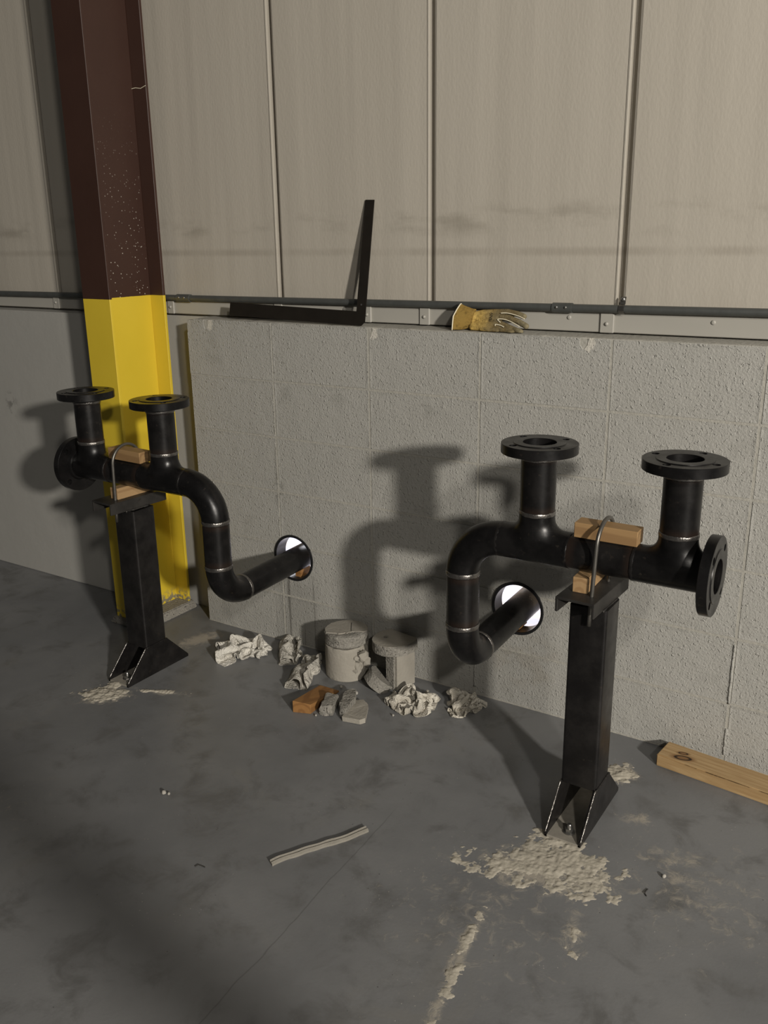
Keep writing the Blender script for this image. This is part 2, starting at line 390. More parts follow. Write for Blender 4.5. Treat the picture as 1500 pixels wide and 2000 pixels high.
def bead(bm, c, axis, R, r=.0035, n=48, m=8):
    axis = Vector(axis).normalized(); u = axis.orthogonal().normalized(); v = axis.cross(u); c = Vector(c)
    rg = []
    for i in range(n):
        a = 2*PI*i/n; d = u*math.cos(a)+v*math.sin(a); k = 1+.18*math.sin(i*2.1)+.15*random.uniform(-1, 1)
        off = axis*random.uniform(-.0006, .0006)
        rg.append([bm.verts.new(c+off+d*(R+r*.42*k*math.cos(2*PI*j/m))+axis*(r*1.75*math.sin(2*PI*j/m))) for j in range(m)])
    for i in range(n):
        A, B = rg[i], rg[(i+1) % n]
        for j in range(m): bm.faces.new((A[j], A[(j+1) % m], B[(j+1) % m], B[j]))
    return bm
def hexnut(bm, r, z0, z1):
    return prism(bm, [(r*math.cos(PI/3*i), r*math.sin(PI/3*i)) for i in range(6)], 2, z0, z1)
def evald(bm, mods):                          # bake a modifier stack into a new mesh
    me = bpy.data.meshes.new('bake'); bmesh.ops.recalc_face_normals(bm, faces=bm.faces[:]); bm.to_mesh(me); bm.free()
    o = bpy.data.objects.new('bake', me); COL.objects.link(o)
    tmp = []
    for typ, kw in mods:
        m = o.modifiers.new(typ, typ)
        for k, v in kw.items():
            if k == 'cut':
                cm = bpy.data.meshes.new('cut'); bmesh.ops.recalc_face_normals(v, faces=v.faces[:]); v.to_mesh(cm); v.free()
                co = bpy.data.objects.new('cut', cm); COL.objects.link(co); tmp.append(co); m.object = co
            else: setattr(m, k, v)
    dg = bpy.context.evaluated_depsgraph_get(); dg.update()
    out = bpy.data.meshes.new_from_object(o.evaluated_get(dg))
    for q in [o]+tmp:
        d = q.data; bpy.data.objects.remove(q); bpy.data.meshes.remove(d)
    return out
def smooth_me(me, angle=None):
    for p in me.polygons: p.use_smooth = True
    if angle: me.set_sharp_from_angle(angle=math.radians(angle))
    return me
def cyl_y(bm, x, z, r, y0, y1, n=48):
    return prism(bm, [(x+r*math.cos(2*PI*i/n), z+r*math.sin(2*PI*i/n)) for i in range(n)], 1, y0, y1)

# ------------------------------------------------------------------ setting
HOLES = [(.056, .353), (.961, .347)]; HR = .0895
struct(fin('floor', box(BM(), -4.5, 6.5, -5.5, .2, -.08, 0), 'floor'), 'grey painted concrete floor with dust smears', 'floor')
# block wall: painted mortar body, each block face its own piece
bm = box(BM(), -.4, 2.80, .0014, .195, 0, HT-.004); mods = [('BOOLEAN', dict(operation='DIFFERENCE', solver='EXACT', cut=box(BM(), -.34, 2.74, .040, .5, .03, 1.1)))]
for hx, hz in HOLES: mods.append(('BOOLEAN', dict(operation='DIFFERENCE', solver='EXACT', cut=cyl_y(BM(), hx, hz, HR, -.1, .1))))
me = evald(bm, mods)
wall = struct(link('wall_back', me, 'mortar'), 'grey painted concrete block wall with two core holes', 'wall')
def chip(bm, spots):                          # dent vertices near given spots, for broken arrises
    for v in bm.verts:
        for cx, cz, r, d in spots:
            q = math.hypot(v.co.x-cx, (v.co.z-cz)*1.1)
            if q < r and v.co.y < .01:
                v.co.y += d*(1-q/r)*random.uniform(.6, 1.3)
bmesh_cache = {}
CH = [(-.291, HT-.012), (.424, HT-.012), (1.152, HT-.010)]
for r in range(6):
    z1 = HT - r*BH; z0 = max(HT-(r+1)*BH, .002)
    for k in range(-1, 7):
        x0 = k*BW; x1 = x0+BW
        if k == -1: x0 = -.4
        hit = [h for h in HOLES if x0-HR < h[0] < x1+HR and z0-HR < h[1] < z1+HR]
        dy = random.uniform(-.0005, .0006); g = .0021
        bm = BM()
        top = z1-(.0015 if r else 0)
        chips = [c for c in CH if r == 0 and x0 < c[0] < x1]
        if k == -1 and r == 0:
            prism(bm, [(x0, z0+g), (x1-g, z0+g), (x1-g, top), (x0+.032, top), (x0+.022, top-.03), (x0, top-.05)], 1, dy, .02)
            bmesh.ops.triangulate(bm, faces=bm.faces[:])
        else:
            box(bm, x0+(g if k > -1 else 0), x1-g, dy, .02, z0+g, top, .0022, 2)
        if chips or hit:
            ct = BM()
            for cx, cz in chips:              # broken pockets in the top course
                for i in range(3):
                    r2 = bmesh.ops.create_icosphere(ct, subdivisions=2, radius=1)
                    for v in r2['verts']:
                        q = 1+.35*noise.noise(v.co*2.3+Vector((cx*9, i, 0)))
                        v.co = Vector((cx+(i-1)*.016+v.co.x*.013*q, -.002+v.co.y*.012*q, cz+.004+v.co.z*(.026-.006*i)*q))
                    break
            for hx, hz in hit: cyl_y(ct, hx, hz, HR, -.1, .4)
            me = evald(bm, [('BOOLEAN', dict(operation='DIFFERENCE', solver='EXACT', cut=ct))])
            link('block', me, 'wall', wall)
        else:
            bm.verts.index_update()
            fin('block', bm, 'wall', wall)
# uneven mortar cap on the ledge
bm = BM(); N = 160; rows = []
for i in range(N+1):
    x = -.365+i*(2.8+.365)/N
    e = .0015*noise.noise(Vector((x*30, 0, 0)))
    h = .0022*noise.noise(Vector((x*22, 3, 0)))+.0012*noise.noise(Vector((x*70, 3, 0)))
    rows.append([bm.verts.new((x, .004+e, HT-.006)), bm.verts.new((x, .0015+e, HT-.001+h*.5)), bm.verts.new((x, .010+e, HT+.001+h)), bm.verts.new((x, .05, HT+.0025+h)), bm.verts.new((x, YP+.01, HT+.003))])
for A, B in zip(rows, rows[1:]):
    for j in range(4): bm.faces.new((A[j], B[j], B[j+1], A[j+1]))
fin('mortar_cap', bm, 'mortar', wall, smooth=True)
# thick mortar squeezed out of two upright joints
for x, za, zb in ((4*BW, .03, .115), (4*BW-.002, .195, .38), (2*BW, .03, .18)):
    bm = BM(); n = 24
    pts = [(x+.002*noise.noise(Vector((i*.4, x, 0))), .0012, za+(zb-za)*i/n) for i in range(n+1)]
    sweep(bm, pts, [.0042*(1+.35*noise.noise(Vector((i*.7, x*3, 1)))) for i in range(n+1)], 8)
    fin('mortar_bead', bm, 'wall', wall, smooth=True)
struct(fin('wall_left', box(BM(), -4.5, -.965, .008, .195, 0, HT, .004, 2), 'smooth'), 'smooth grey painted wall left of the column', 'wall')
struct(fin('wall_recess', box(BM(), -.965, -.4, YP, .195, 0, HT), 'smooth'), 'recessed wall behind the steel column', 'wall')
# upper wall of flat panels
up_w = struct(fin('wall_upper', box(BM(), -4.5, 3.2, YP+.022, .195, HT, 3.6), 'panel'), 'beige insulated panels above the block wall', 'wall')
SE = [-4.28, -3.67, -3.06, -2.45, -1.84, -1.232, -.642, -.033, .581, 1.196, 1.81, 2.42, 3.03]
for a, b in zip(SE, SE[1:]):
    bm = BM(); a += .012; b -= .003
    prism(bm, [(a, YP+.022), (b-.002, YP+.022), (b, YP+.004), (b-.001, YP-.0005), (b-.004, YP-.0015), (b-.008, YP-.0005), (b-.010, YP+.001), (a+.008, YP+.001), (a+.001, YP+.004)], 2, 1.262, 3.6)
    fin('panel', bm, 'panel', up_w)
# base girt with lapped clips
gt = struct(fin('trim_1', box(BM(), -4.5, 3.0, YP-.006, YP+.02, HT+.0075, 1.275, .002), 'girt'), 'grey sheet metal base strip under the panels', 'trim')
for cx, w in ((-.567, .032), (.566, .036), (1.170, .040), (-.036, .036), (-1.245, .036), (.345, .03), (1.80, .036)):
    p = fin('clip_plate', box(BM(), cx-w/2, cx+w/2, YP-.012, YP-.005, HT+.007, 1.272, .0015), 'girt', gt)
    fin('rivet', solid(BM(), [(.0058, 0), (.0058, .002), (.0045, .0045), (.002, .006)], 12), 'girt', p, (cx, YP-.012, 1.243), (PI/2, 0, 0), True)
for cx in (1.054, 1.464, .25, 1.95, -.9):
    fin('dimple', solid(BM(), [(.0065, 0), (.0065, .0012), (.005, .003), (.002, .0034)], 14), 'girt', gt, (cx, YP-.006, 1.257), (PI/2, 0, 0), True)
# the bright place beyond the wall
struct(fin('floor_outside', box(BM(), -4, 3, .195, 2.6, -.10, -.02), 'outside'), 'pale bright ground beyond the wall', 'ground')
struct(fin('wall_outside', box(BM(), -4, 3, 2.4, 2.5, -.02, 2.4), 'outside_warm'), 'bright wall beyond the core holes', 'wall')

# ------------------------------------------------------------------ conduit
cz = lambda x: 1.2785+.0043*(x+.54)
co = empty('electrical_conduit', (.5, .082, cz(.5)), 'long galvanised steel conduit running along the base of the wall panels', 'conduit')
def cpt(x): return (x-.5, 0, cz(x)-cz(.5))
fin('tube', sweep(BM(), [cpt(x) for x in (-4.4, -3, -2, -1, -.5, .0, .5, 1, 1.5, 2, 3.0)], .0112, 16), 'conduit', co, smooth=True)
for x, w in ((1.037, .03), (-.485, .034)):
    c = fin('coupling', sweep(BM(), [cpt(x-w), cpt(x-w+.001), cpt(x+w-.001), cpt(x+w)], .0142, 18), 'conduit', co, smooth=True, angle=40)
    for dx in (-.014, .014):
        q = cpt(x+dx); fin('set_screw', solid(BM(), [(.004, 0), (.004, .003), (.0025, .0042)], 10), 'bolt', c, (q[0], -.0135, q[2]+.002), (PI/2, 0, 0), True)
q = Vector(cpt(1.215))
st = [q+Vector((0, -.0135*math.sin(a), .0135*math.cos(a))) for a in [PI*1.05*i/12 for i in range(13)]]
st = [q+Vector((0, .006, .034)), q+Vector((0, .002, .024))]+st
bm = BM()
L_ = [[bm.verts.new(p+Vector((dx, 0, 0))) for dx in (-.008, .008)] for p in st]
for A, B in zip(L_, L_[1:]): bm.faces.new((A[0], A[1], B[1], B[0]))
bmesh.ops.solidify(bm, geom=bm.faces[:], thickness=.0018)
s_ = fin('strap', bm, 'bolt', co)
fin('screw', solid(BM(), [(.0065, 0), (.0065, .003), (.004, .0055), (.001, .006)], 12), 'bolt', s_, (q.x, .004, q.z+.027), (PI/2, 0, 0), True)

# ------------------------------------------------------------------ steel column
XC, HWD = -.6335, .0715
cl = empty('steel_column', (XC, -.075, .03), 'wide-flange steel column, dark brown above and safety yellow below', 'column')
def cpart(name, x0, x1, y0, y1):
    return fin(name, box(BM(), x0-XC, x1-XC, y0+.075, y1+.075, 0, 3.6, .0015), 'column', cl)
cpart('front_flange', XC-HWD, XC+HWD, -.212, -.200); cpart('rear_flange', XC-HWD, XC+HWD, .050, .062); cpart('web', XC-.004, XC+.004, -.200, .050)
bm = box(BM(), -HWD-.012, HWD+.006, -.150, .150, -.03, 0.0, .004, 2)
for v in bm.verts:
    if v.co.z < -.01: v.co.x += .03*(1 if v.co.x > 0 else -1)*.6
fin('mortar_bed', bm, 'agg', cl)
fin('wire_tie', sweep(BM(), [(.004, .12, 1.985), (.02, .123, 1.987), (.045, .124, 1.983), (.0716, .123, 1.99)], .0012, 6), 'cream', cl)

# ------------------------------------------------------------------ pipe fittings (3 inch)
PR, PI_R = .04445, .039
def hollow(length, n=40):
    return lathe(BM(), [(PR, 0), (PR, length), (PI_R, length), (PI_R, 0)], n)
def flange_mesh():
    bm = lathe(BM(), [(.0455, -.036), (.052, -.0345), (.056, -.026), (.0945, -.026), (.09525, -.0252), (.09525, -.0028), (.0945, -.002), (.0655, -.002), (.0645, 0), (.0425, 0), (.0415, -.001), (.0415, -.036)], 64)
    ct = BM()
    for i in range(4):
        a = PI/4+i*PI/2
        prism(ct, [(.0762*math.cos(a)+.0095*math.cos(2*PI*j/20), .0762*math.sin(a)+.0095*math.sin(2*PI*j/20)) for j in range(20)], 2, -.05, .02)
    return smooth_me(evald(bm, [('BOOLEAN', dict(operation='DIFFERENCE', solver='EXACT', cut=ct))]), 30)
def tee_mesh():
    bm = BM()
    def cyl(ax, a, b, r):
        n = 48; pts = [(r*math.cos(2*PI*i/n), r*math.sin(2*PI*i/n)) for i in range(n)]
        prism(bm, pts, ax, a, b)
    cyl(0, -.094, .090, PR+.0012)
    c2 = BM(); n = 48
    prism(c2, [(PR*1.02*math.cos(2*PI*i/n), PR*1.02*math.sin(2*PI*i/n)) for i in range(n)], 2, 0, .086)
    me = evald(bm, [('BOOLEAN', dict(operation='UNION', solver='EXACT', cut=c2)), ('REMESH', dict(mode='VOXEL', voxel_size=.0032)), ('SMOOTH', dict(factor=.5, iterations=14))])
    bm = BM(); bm.from_mesh(me); bpy.data.meshes.remove(me)
    def sdf(p):
        a = math.hypot(p.y, p.z)-(PR+.0012); b = math.hypot(p.x, p.y)-PR*1.02+max(0, .022-p.z)*1.2
        k = .034; h = max(k-abs(a-b), 0)/k
        return min(a, b)-h*h*k*.25
    for v in bm.verts:                         # pull onto a smoothly blended union: forged tee crotch
        for it in range(6):
            p = v.co; f = sdf(p); e = 1e-4
            g = Vector((sdf(p+Vector((e, 0, 0)))-f, sdf(p+Vector((0, e, 0)))-f, sdf(p+Vector((0, 0, e)))-f))/e
            if abs(p.x) > .084: g.x = 0
            if g.length < 1e-3 or f < -.012: break
            v.co = p-g*f/g.length_squared
        if v.co.x > .083: v.co.x = .090
        if v.co.x < -.087: v.co.x = -.094
        if v.co.z > .080: v.co.z = .086
    ct = BM(); prism(ct, [(PI_R*math.cos(2*PI*i/40), PI_R*math.sin(2*PI*i/40)) for i in range(40)], 0, .02, .2)
    return smooth_me(evald(bm, [('BOOLEAN', dict(operation='DIFFERENCE', solver='EXACT', cut=ct))]), 50)
FL = flange_mesh(); TE = tee_mesh()
Z0 = .735; ER = .114
def manifold(xc, s, ang, label):
    root = empty('pipe_manifold', (xc, -.435, 0), label, 'pipe manifold', 'welded pipe manifolds')
    xi, xo, xl = -s*.1765, s*.1765, -s*.3845
    for x, flip in ((xi, s < 0), (xo, s < 0)):
        link('tee', TE, 'steel', root, (x, 0, Z0), (0, 0, PI if flip else 0))
        fin('riser', hollow(.163), 'pipe', root, (x, 0, Z0+.083), None, True, 40)
        link('flange', FL, 'steel', root, (x, 0, 1.003), (0, 0, .18 if x == xi else .5))
        fin('weld_bead', bead(BM(), (x, 0, Z0+.088), (0, 0, 1), PR+.0005), 'weld', root, smooth=True)
        fin('weld_bead', bead(BM(), (x, 0, .966), (0, 0, 1), PR+.001, .0042), 'weld', root, smooth=True)
    link('flange', FL, 'steel', root, (xo+s*.096, 0, Z0), (0, s*PI/2, 0))
    fin('run_pipe', hollow(.177), 'pipe', root, (-.0885+.002*s, 0, Z0), (0, PI/2, 0), True, 40)
    for x in (xi+s*.091, xo-s*.094, xi-s*.094): fin('weld_bead', bead(BM(), (x, 0, Z0), (1, 0, 0), PR+.0003, .0032), 'post' if x != xi+s*.091 else 'steel', root, smooth=True)
    # upper elbow, down leg, lower elbow, pipe to the wall
    fin('elbow', sweep(BM(), arc((xl+s*ER, 0, Z0-ER), (0, 0, ER), (-s*ER, 0, 0)), PR+.0008, 40), 'steel', root, smooth=True, angle=50)
    fin('down_leg', hollow(Z0-ER-.467), 'pipe', root, (xl, 0, .467), None, True, 40)
    for z in (Z0-ER, .467): fin('weld_bead', bead(BM(), (xl, 0, z), (0, 0, 1), PR+.0008, .0042), 'weld', root, smooth=True)
    fin('elbow', sweep(BM(), arc((0, ER, .467), (0, -ER, 0), (0, 0, -ER)), PR+.0008, 40), 'steel', root, (xl, 0, 0), (0, 0, ang), True, 50)
    fin('wall_pipe', sweep(BM(), [(0, ER, .467-ER), (0, 1.25, .467-ER)], PR, 40), 'steel', root, (xl, 0, 0), (0, 0, ang), True, 40)
    fin('weld_bead', bead(BM(), (0, ER, .467-ER), (0, 1, 0), PR+.0006, .0034), 'weld', root, (xl, 0, 0), (0, 0, ang), True)
    return root
manifold(1.3735, 1, math.radians(2.2), 'black welded pipe manifold on the right stand, end flange facing right')
manifold(-.2945, -1, math.radians(2.5), 'black welded pipe manifold in front of the yellow column, end flange facing left')

def tube_sq(bm, h, r, z0, z1, t=.006):
    def ring(hh, rr_):
        pts = []
        for cx, cy, a0 in ((hh-rr_, hh-rr_, 0), (-hh+rr_, hh-rr_, PI/2), (-hh+rr_, -hh+rr_, PI), (hh-rr_, -hh+rr_, 1.5*PI)):
            for i in range(5): a = a0+PI/2*i/4; pts.append((cx+rr_*math.cos(a), cy+rr_*math.sin(a)))
        return pts
    O, I = ring(h, r), ring(h-t, r*.5)
    V = [[bm.verts.new((x, y, z)) for x, y in P_] for P_, z in ((O, z0), (O, z1), (I, z1), (I, z0))]
    for j in range(4):
        A, B = V[j], V[(j+1) % 4]
        for i in range(20): bm.faces.new((A[i], A[(i+1) % 20], B[(i+1) % 20], B[i]))
    return bm
def stand(x, chx, rz, ux, label, cl_label):
    root = empty('pipe_stand', (x, -.435, 0), label, 'pipe stand', 'square tube pipe stands')
    fin('post', tube_sq(BM(), .0485, .009, .108, .613), 'post', root, smooth=True, angle=40)
    bm = box(BM(), -.048, .048, -.147, .147, 0, .007, .001)
    b = fin('base_channel', bm, 'dusty', root)
    for sx in (-1, 1):
        a = sx*.049
        fin('side_plate', prism(BM(), [(-.147, 0), (.147, 0), (.147, .010), (.050, .112), (-.050, .112), (-.147, .010)], 0, min(a, a-sx*.007), max(a, a-sx*.007)), 'post', root)
        bm = BM()
        pts = [(sx*.0475, -.145+.0945*i/20, .012+.1*i/20) for i in range(21)]
        sweep(bm, pts, [.0024*(1+.5*random.uniform(-1, 1)) for _ in pts], 6); fin('torch_cut_edge', bm, 'weld', root, smooth=True)
    bm = BM(); pts = [(.0495, -.049+.098*i/24, .111) for i in range(25)]
    sweep(bm, pts, [.003*(1+.4*random.uniform(-1, 1)) for _ in pts], 6); fin('weld_bead', bm, 'post', root, smooth=True)
    for y in (-.108, .108):
        an = fin('anchor_bolt', solid(BM(), [(.0063, .007), (.0063, .030), (.005, .032)], 14), 'bolt', root, (.004, y, 0), None, True, 40)
        fin('washer', solid(BM(), [(.016, .0071), (.016, .0095)], 20), 'bolt', an); fin('nut', hexnut(BM(), .0115, .0095, .020), 'bolt', an)
    # inverted channel on top
    bm = box(BM(), -.05, .05, -.118, .118, .643, .650, .001); box(bm, -.05, -.043, -.118, .118, .611, .645, .001); box(bm, .043, .05, -.118, .118, .611, .645, .001)
    ch = fin('support_channel', bm, 'plate', root, (chx-x, .013, 0), (0, 0, rz))
    bm = BM(); pts = [(.051, -.06+.1*i/20, .611) for i in range(21)]
    sweep(bm, pts, [.0035*(1+.4*random.uniform(-1, 1)) for _ in pts], 6); fin('weld_bead', bm, 'plate', ch, smooth=True)
    # u-bolt over pipe and block
    R = .060; zt = .834-R
    pts = [(0, -R, .572), (0, -R, .6), (0, -R, .65), (0, -R, .70), (0, -R, zt)]
    pts += [(0, -R*math.cos(PI*i/24), zt+R*math.sin(PI*i/24)) for i in range(1, 24)]
    pts += [(0, R, zt), (0, R, .70), (0, R, .65), (0, R, .6), (0, R, .572)]
    ub = fin('u_bolt', sweep(BM(), pts, .0052, 12), 'rod', root, (ux-x, 0, 0), (0, .04 if ux > 0 else .04, 0), True)
    for y in (-R, R): fin('nut', hexnut(BM(), .0105, .631, .642), 'bolt', ub, (0, y, 0))
    return root
stand(1.360, 1.349, math.radians(-2), 1.345, 'black square tube pipe stand beside the lumber on the right', '')
stand(-.287, -.318, math.radians(-4), -.332, 'black square tube pipe stand in front of the yellow column', '')
def block(name, sx, sy, sz, mat, loc, rot, label, group):
    o = fin(name, box(BM(), -sx/2, sx/2, -sy/2, sy/2, 0, sz, .0015), mat, None, loc, rot); return tag(o, label, 'wood block', group)
G1, G2 = 'wood blocks above the clamped pipes', 'wood blocks under the clamped pipes'
block('wood_block', .156, .050, .038, 'wood', (1.381, -.430, .779), (0, .012, .03), 'wood block on top of the right pipe under the u-bolt', G1)
block('wood_block', .156, .050, .038, 'wood', (-.289, -.430, .779), (0, .01, -.02), 'wood block on top of the left pipe under the u-bolt', G1)
block('wood_block', .038, .155, .0395, 'woody', (1.336, -.412, .650), (0, 0, .03), 'wood block between right stand channel and pipe', G2)
block('wood_block', .038, .155, .0395, 'woody', (-.312, -.412, .650), (0, 0, -.05), 'wood block between left stand channel and pipe', G2)
# sleeves and shims in the core holes
for (hx, hz), px, side in zip(HOLES, (.079, .968), ('left', 'right')):
    o = fin('pipe_sleeve', lathe(BM(), [(.0892, -.005), (.0892, .052), (.0800, .052), (.0800, -.003), (.082, -.005)], 56), 'black', None, (hx, 0, hz), (-PI/2, 0, 0), True, 40)
    tag(o, 'black pipe sleeve lining the %s core hole in the block wall' % side, 'sleeve', 'core hole sleeves')
    zb = hz-math.sqrt(.080**2-(px-.012-hx)**2)
    bm = prism(BM(), [(-.020, -.002), (.004, -.002), (.004, .031), (-.020, .030)], 1, 0, .06)
    o = fin('wood_shim', bm, 'wedge', None, (px-.008, .012, zb+.004), None)
    tag(o, 'brown wood shim under the pipe in the %s core hole' % side, 'shim', 'shims in the core holes')

# ------------------------------------------------------------------ framing square on the ledge
sq = empty('framing_square', (.388, .006, HT+.003), 'dark steel carpenter square leaning on the wall above the blocks', 'square')
tilt = math.atan2(.090, .395)
sq.rotation_euler = (-tilt, 0, 0)
e1 = Vector((-.999, 0, .028)); e2 = Vector((-.030, 0, 1)).normalized()
def sqp(a, b): return (e1*a+e2*b)
def flat(pts, t=.0032):
    bm = BM(); v0 = [bm.verts.new((p.x, 0, p.z)) for p in pts]; v1 = [bm.verts.new((p.x, t, p.z)) for p in pts]
    bm.faces.new(v0); bm.faces.new(v1[::-1]); n = len(pts)
    for i in range(n): bm.faces.new((v0[i], v1[i], v1[(i+1) % n], v0[(i+1) % n]))
    return bm
fin('blade', flat([sqp(.014, 0), sqp(.585, 0), sqp(.585, .046), sqp(.036, .046), sqp(0, .046), sqp(0, .014)]), 'square', sq)
fin('tongue', flat([sqp(0, .046), sqp(.036, .046), sqp(.034, .402), sqp(0, .402)]), 'square', sq)
fin('hang_hole', solid(BM(), [(.003, 0), (.003, .0006)], 12), 'bolt', sq, (sqp(.018, .068).x, -.0003, sqp(.018, .068).z), (PI/2, 0, 0))

# ------------------------------------------------------------------ leather work glove
gv = empty('work_glove', (.80, .03, HT+.003), 'yellow leather work glove with cream trim lying on the block ledge', 'glove')
g0 = Vector((.80, .03, HT+.003)); inw = Vector((0, .88, -.2))
def capsules(chains, voxel, it):
    bm = BM()
    for ch in chains:
        for (p, r), (q, r2) in zip(ch, ch[1:]):
            for i in range(7):
                f = i/6; m = bmesh.ops.create_icosphere(bm, subdivisions=2, radius=r*(1-f)+r2*f); c = Vector(p)*(1-f)+Vector(q)*f
                for v in m['verts']: v.co += c
    return evald(bm, [('REMESH', dict(mode='VOXEL', voxel_size=voxel)), ('SMOOTH', dict(factor=.5, iterations=it))])
def gch(l, rs): return [(Vector(p)+inw*r, r) for p, r in zip(l, rs)]
hand = [gch([(.768, .0357, 1.2534), (.8144, .0309, 1.2487), (.842, .034, 1.251)], [.020, .021, .018]),
        gch([(.772, .0400, 1.2594), (.7927, .0430, 1.2620), (.8311, .0440, 1.2640), (.845, .044, 1.265)], [.014, .016, .017, .014]),
        gch([(.772, .0215, 1.2288), (.8093, .0186, 1.2275), (.8426, .0215, 1.2313)], [.016, .018, .016]),
        gch([(.745, .033, 1.245), (.768, .033, 1.250)], [.022, .020]),
        gch([(.8316, .046, 1.2686), (.8737, .046, 1.2718), (.9094, .0427, 1.2672), (.9321, .038, 1.2609)], [.0115, .0098, .0092, .0085]),
        gch([(.8375, .0385, 1.2586), (.881, .0357, 1.2551), (.9201, .029, 1.2452), (.9471, .021, 1.2346)], [.0112, .0094, .0090, .0088]),
        gch([(.8429, .0281, 1.2428), (.876, .0234, 1.2339), (.9076, .0168, 1.2248), (.9344, .0097, 1.2189)], [.0105, .0090, .0088, .0088]),
        gch([(.8436, .0196, 1.2301), (.8714, .0139, 1.2215), (.8918, .0111, 1.2185), (.9051, .0068, 1.2150)], [.0098, .0088, .0086, .0084]),
        gch([(.8045, .016, 1.2230), (.8303, .0123, 1.2190), (.8577, .0113, 1.2180)], [.010, .0095, .008])]
me = capsules(hand, .0019, 3)
for v in me.vertices:
    f = noise.noise(Vector((v.co.x*60, v.co.z*140, v.co.y*60)))*.0016; c = v.co
    c.y += f
    if c.y > -.003 and c.z < HT+.004: c.z = HT+.004
    if c.y > YP-.018: c.y = YP-.018
    v.co = c-g0
smooth_me(me); link('hand', me, 'glove', gv)
# flared cuff, an open hollow tube
rim_c = Vector((.7095, .040, 1.2455)); neck = Vector((.764, .047, 1.248))
bm = BM(); rings = []; nn = 40
for j in range(9):
    f = j/8; c = rim_c*(1-f)+neck*f; a = .0485*(1-f)**1.25+.0275*(1-(1-f)**1.25); b = .023*(1-f)+.0185*f
    ring = []
    for i in range(nn):
        t_ = 2*PI*i/nn; up_ = Vector((.10, .42, .90)); ou = Vector((.35, -.85, .40))
        w = 1+.085*math.sin(t_*8+1.3)*f*f+.03*noise.noise(Vector((i*.5, j*.4, 2)))
        q = c+up_*a*w*math.cos(t_)+ou*b*w*math.sin(t_)
        if f < .2: q.x -= .010*(1-abs(math.cos(t_)))*(1 if math.sin(t_) > 0 else .2)
        if q.z < HT+.004 and q.y > -.003: q.z = HT+.004
        q.y = min(q.y, YP-.016)
        ring.append(bm.verts.new(q-g0))
    rings.append(ring)
for A, B in zip(rings, rings[1:]):
    for i in range(nn): bm.faces.new((A[i], A[(i+1) % nn], B[(i+1) % nn], B[i]))
rimpts = [v.co.copy() for v in rings[0]]
bmesh.ops.solidify(bm, geom=bm.faces[:], thickness=.0016)
cf = fin('cuff', bm, 'glove', gv, smooth=True)
fin('binding', sweep(BM(), rimpts+[rimpts[0]], .0019, 8), 'cream', cf, smooth=True)
fr = Vector((0, -.0022, .0012))
for l in ([(.859, .0413, 1.2662), (.8816, .0418, 1.2667), (.9155, .038, 1.2603), (.940, .0333, 1.2522)], [(.865, .0262, 1.2403), (.8539, .0309, 1.2481), (.8715, .0321, 1.2496), (.8978, .0286, 1.2436), (.9301, .0201, 1.2314)], [(.851, .0201, 1.2302), (.8514, .0229, 1.2341), (.8674, .0215, 1.2323), (.8803, .0186, 1.2279)]):
    fin('piping', sweep(BM(), spline([Vector(p)-g0+fr for p in l]), .0015, 8), 'cream', gv, smooth=True)
fc = bpy.data.curves.new('print', 'FONT'); fc.body = 'ANSI'; fc.size = .013; fc.extrude = .0003; fc.align_x = 'CENTER'; fc.align_y = 'CENTER'
fo_ = bpy.data.objects.new('print', fc); COL.objects.link(fo_); dg = bpy.context.evaluated_depsgraph_get()
pm = bpy.data.meshes.new_from_object(fo_.evaluated_get(dg)); bpy.data.objects.remove(fo_); bpy.data.curves.remove(fc)
pm.materials.clear()
Rm = Matrix.Rotation(PI/2, 3, 'X') @ Matrix.Rotation(-PI/2, 3, 'Z')
po = link('print', pm, 'ink', gv, Vector((.8300, .0318, 1.2560))-g0)
po.rotation_euler = (Matrix.Rotation(-.42, 3, 'X') @ Rm).to_euler()

# ------------------------------------------------------------------ drilled concrete cores and rubble
def rough(bm, amp, fr_, seed):
    for v in bm.verts:
        n_ = noise.noise_vector(v.co*fr_+Vector((seed, seed*.7, 0))); v.co += n_*amp
    return bm
def core_cyl(r, z0, z1, nz, seed, top_amp=0, bot_amp=0, side=.0006, n=64, ell=1.0):
    bm = BM(); prof = [(r*.25, z0), (r*.6, z0), (r*.97, z0), (r, z0+.003)]+[(r, z0+(z1-z0)*i/nz) for i in range(1, nz)]+[(r, z1-.003), (r*.975, z1), (r*.6, z1), (r*.25, z1)]
    solid(bm, prof, n)
    for v in bm.verts:
        f = (v.co.z-z0)/(z1-z0); p = v.co*38+Vector((seed, 0, 0)); nn_ = noise.noise(p)+.5*noise.noise(p*2.7)
        if f > .8: v.co.z += top_amp*nn_
        if f < .2: v.co.z += bot_amp*nn_
        rr_ = math.hypot(v.co.x, v.co.y)
        if rr_ > 1e-4: k = 1+side/rr_*nn_*2; v.co.x *= k; v.co.y *= k*ell
    return bm
k1 = empty('concrete_core', (.352, -.092, 0), 'tall grey drilled concrete core standing upright with a broken cap', 'concrete core')
lower = core_cyl(.077, .0, .124, 10, 3, .004, .0015)
ct = BM(); bmesh.ops.create_icosphere(ct, subdivisions=4, radius=1)
for v in ct.verts:
    q = 1+.45*noise.noise(v.co*1.7+Vector((4, 0, 0)))+.2*noise.noise(v.co*4); v.co = Vector((.080+v.co.x*.030*q, -.012+v.co.y*.036*q, .085+v.co.z*.048*q))
me = smooth_me(evald(lower, [('BOOLEAN', dict(operation='DIFFERENCE', solver='EXACT', cut=ct))]), 35)
link('core_body', me, 'core', k1)
cap = core_cyl(.0772, .127, .168, 7, 9, .002, .004, .0028)
for v in cap.verts: v.co.z += .012*v.co.x
fin('core_cap', cap, 'agg', k1, smooth=True)
bm = BM(); pts = []
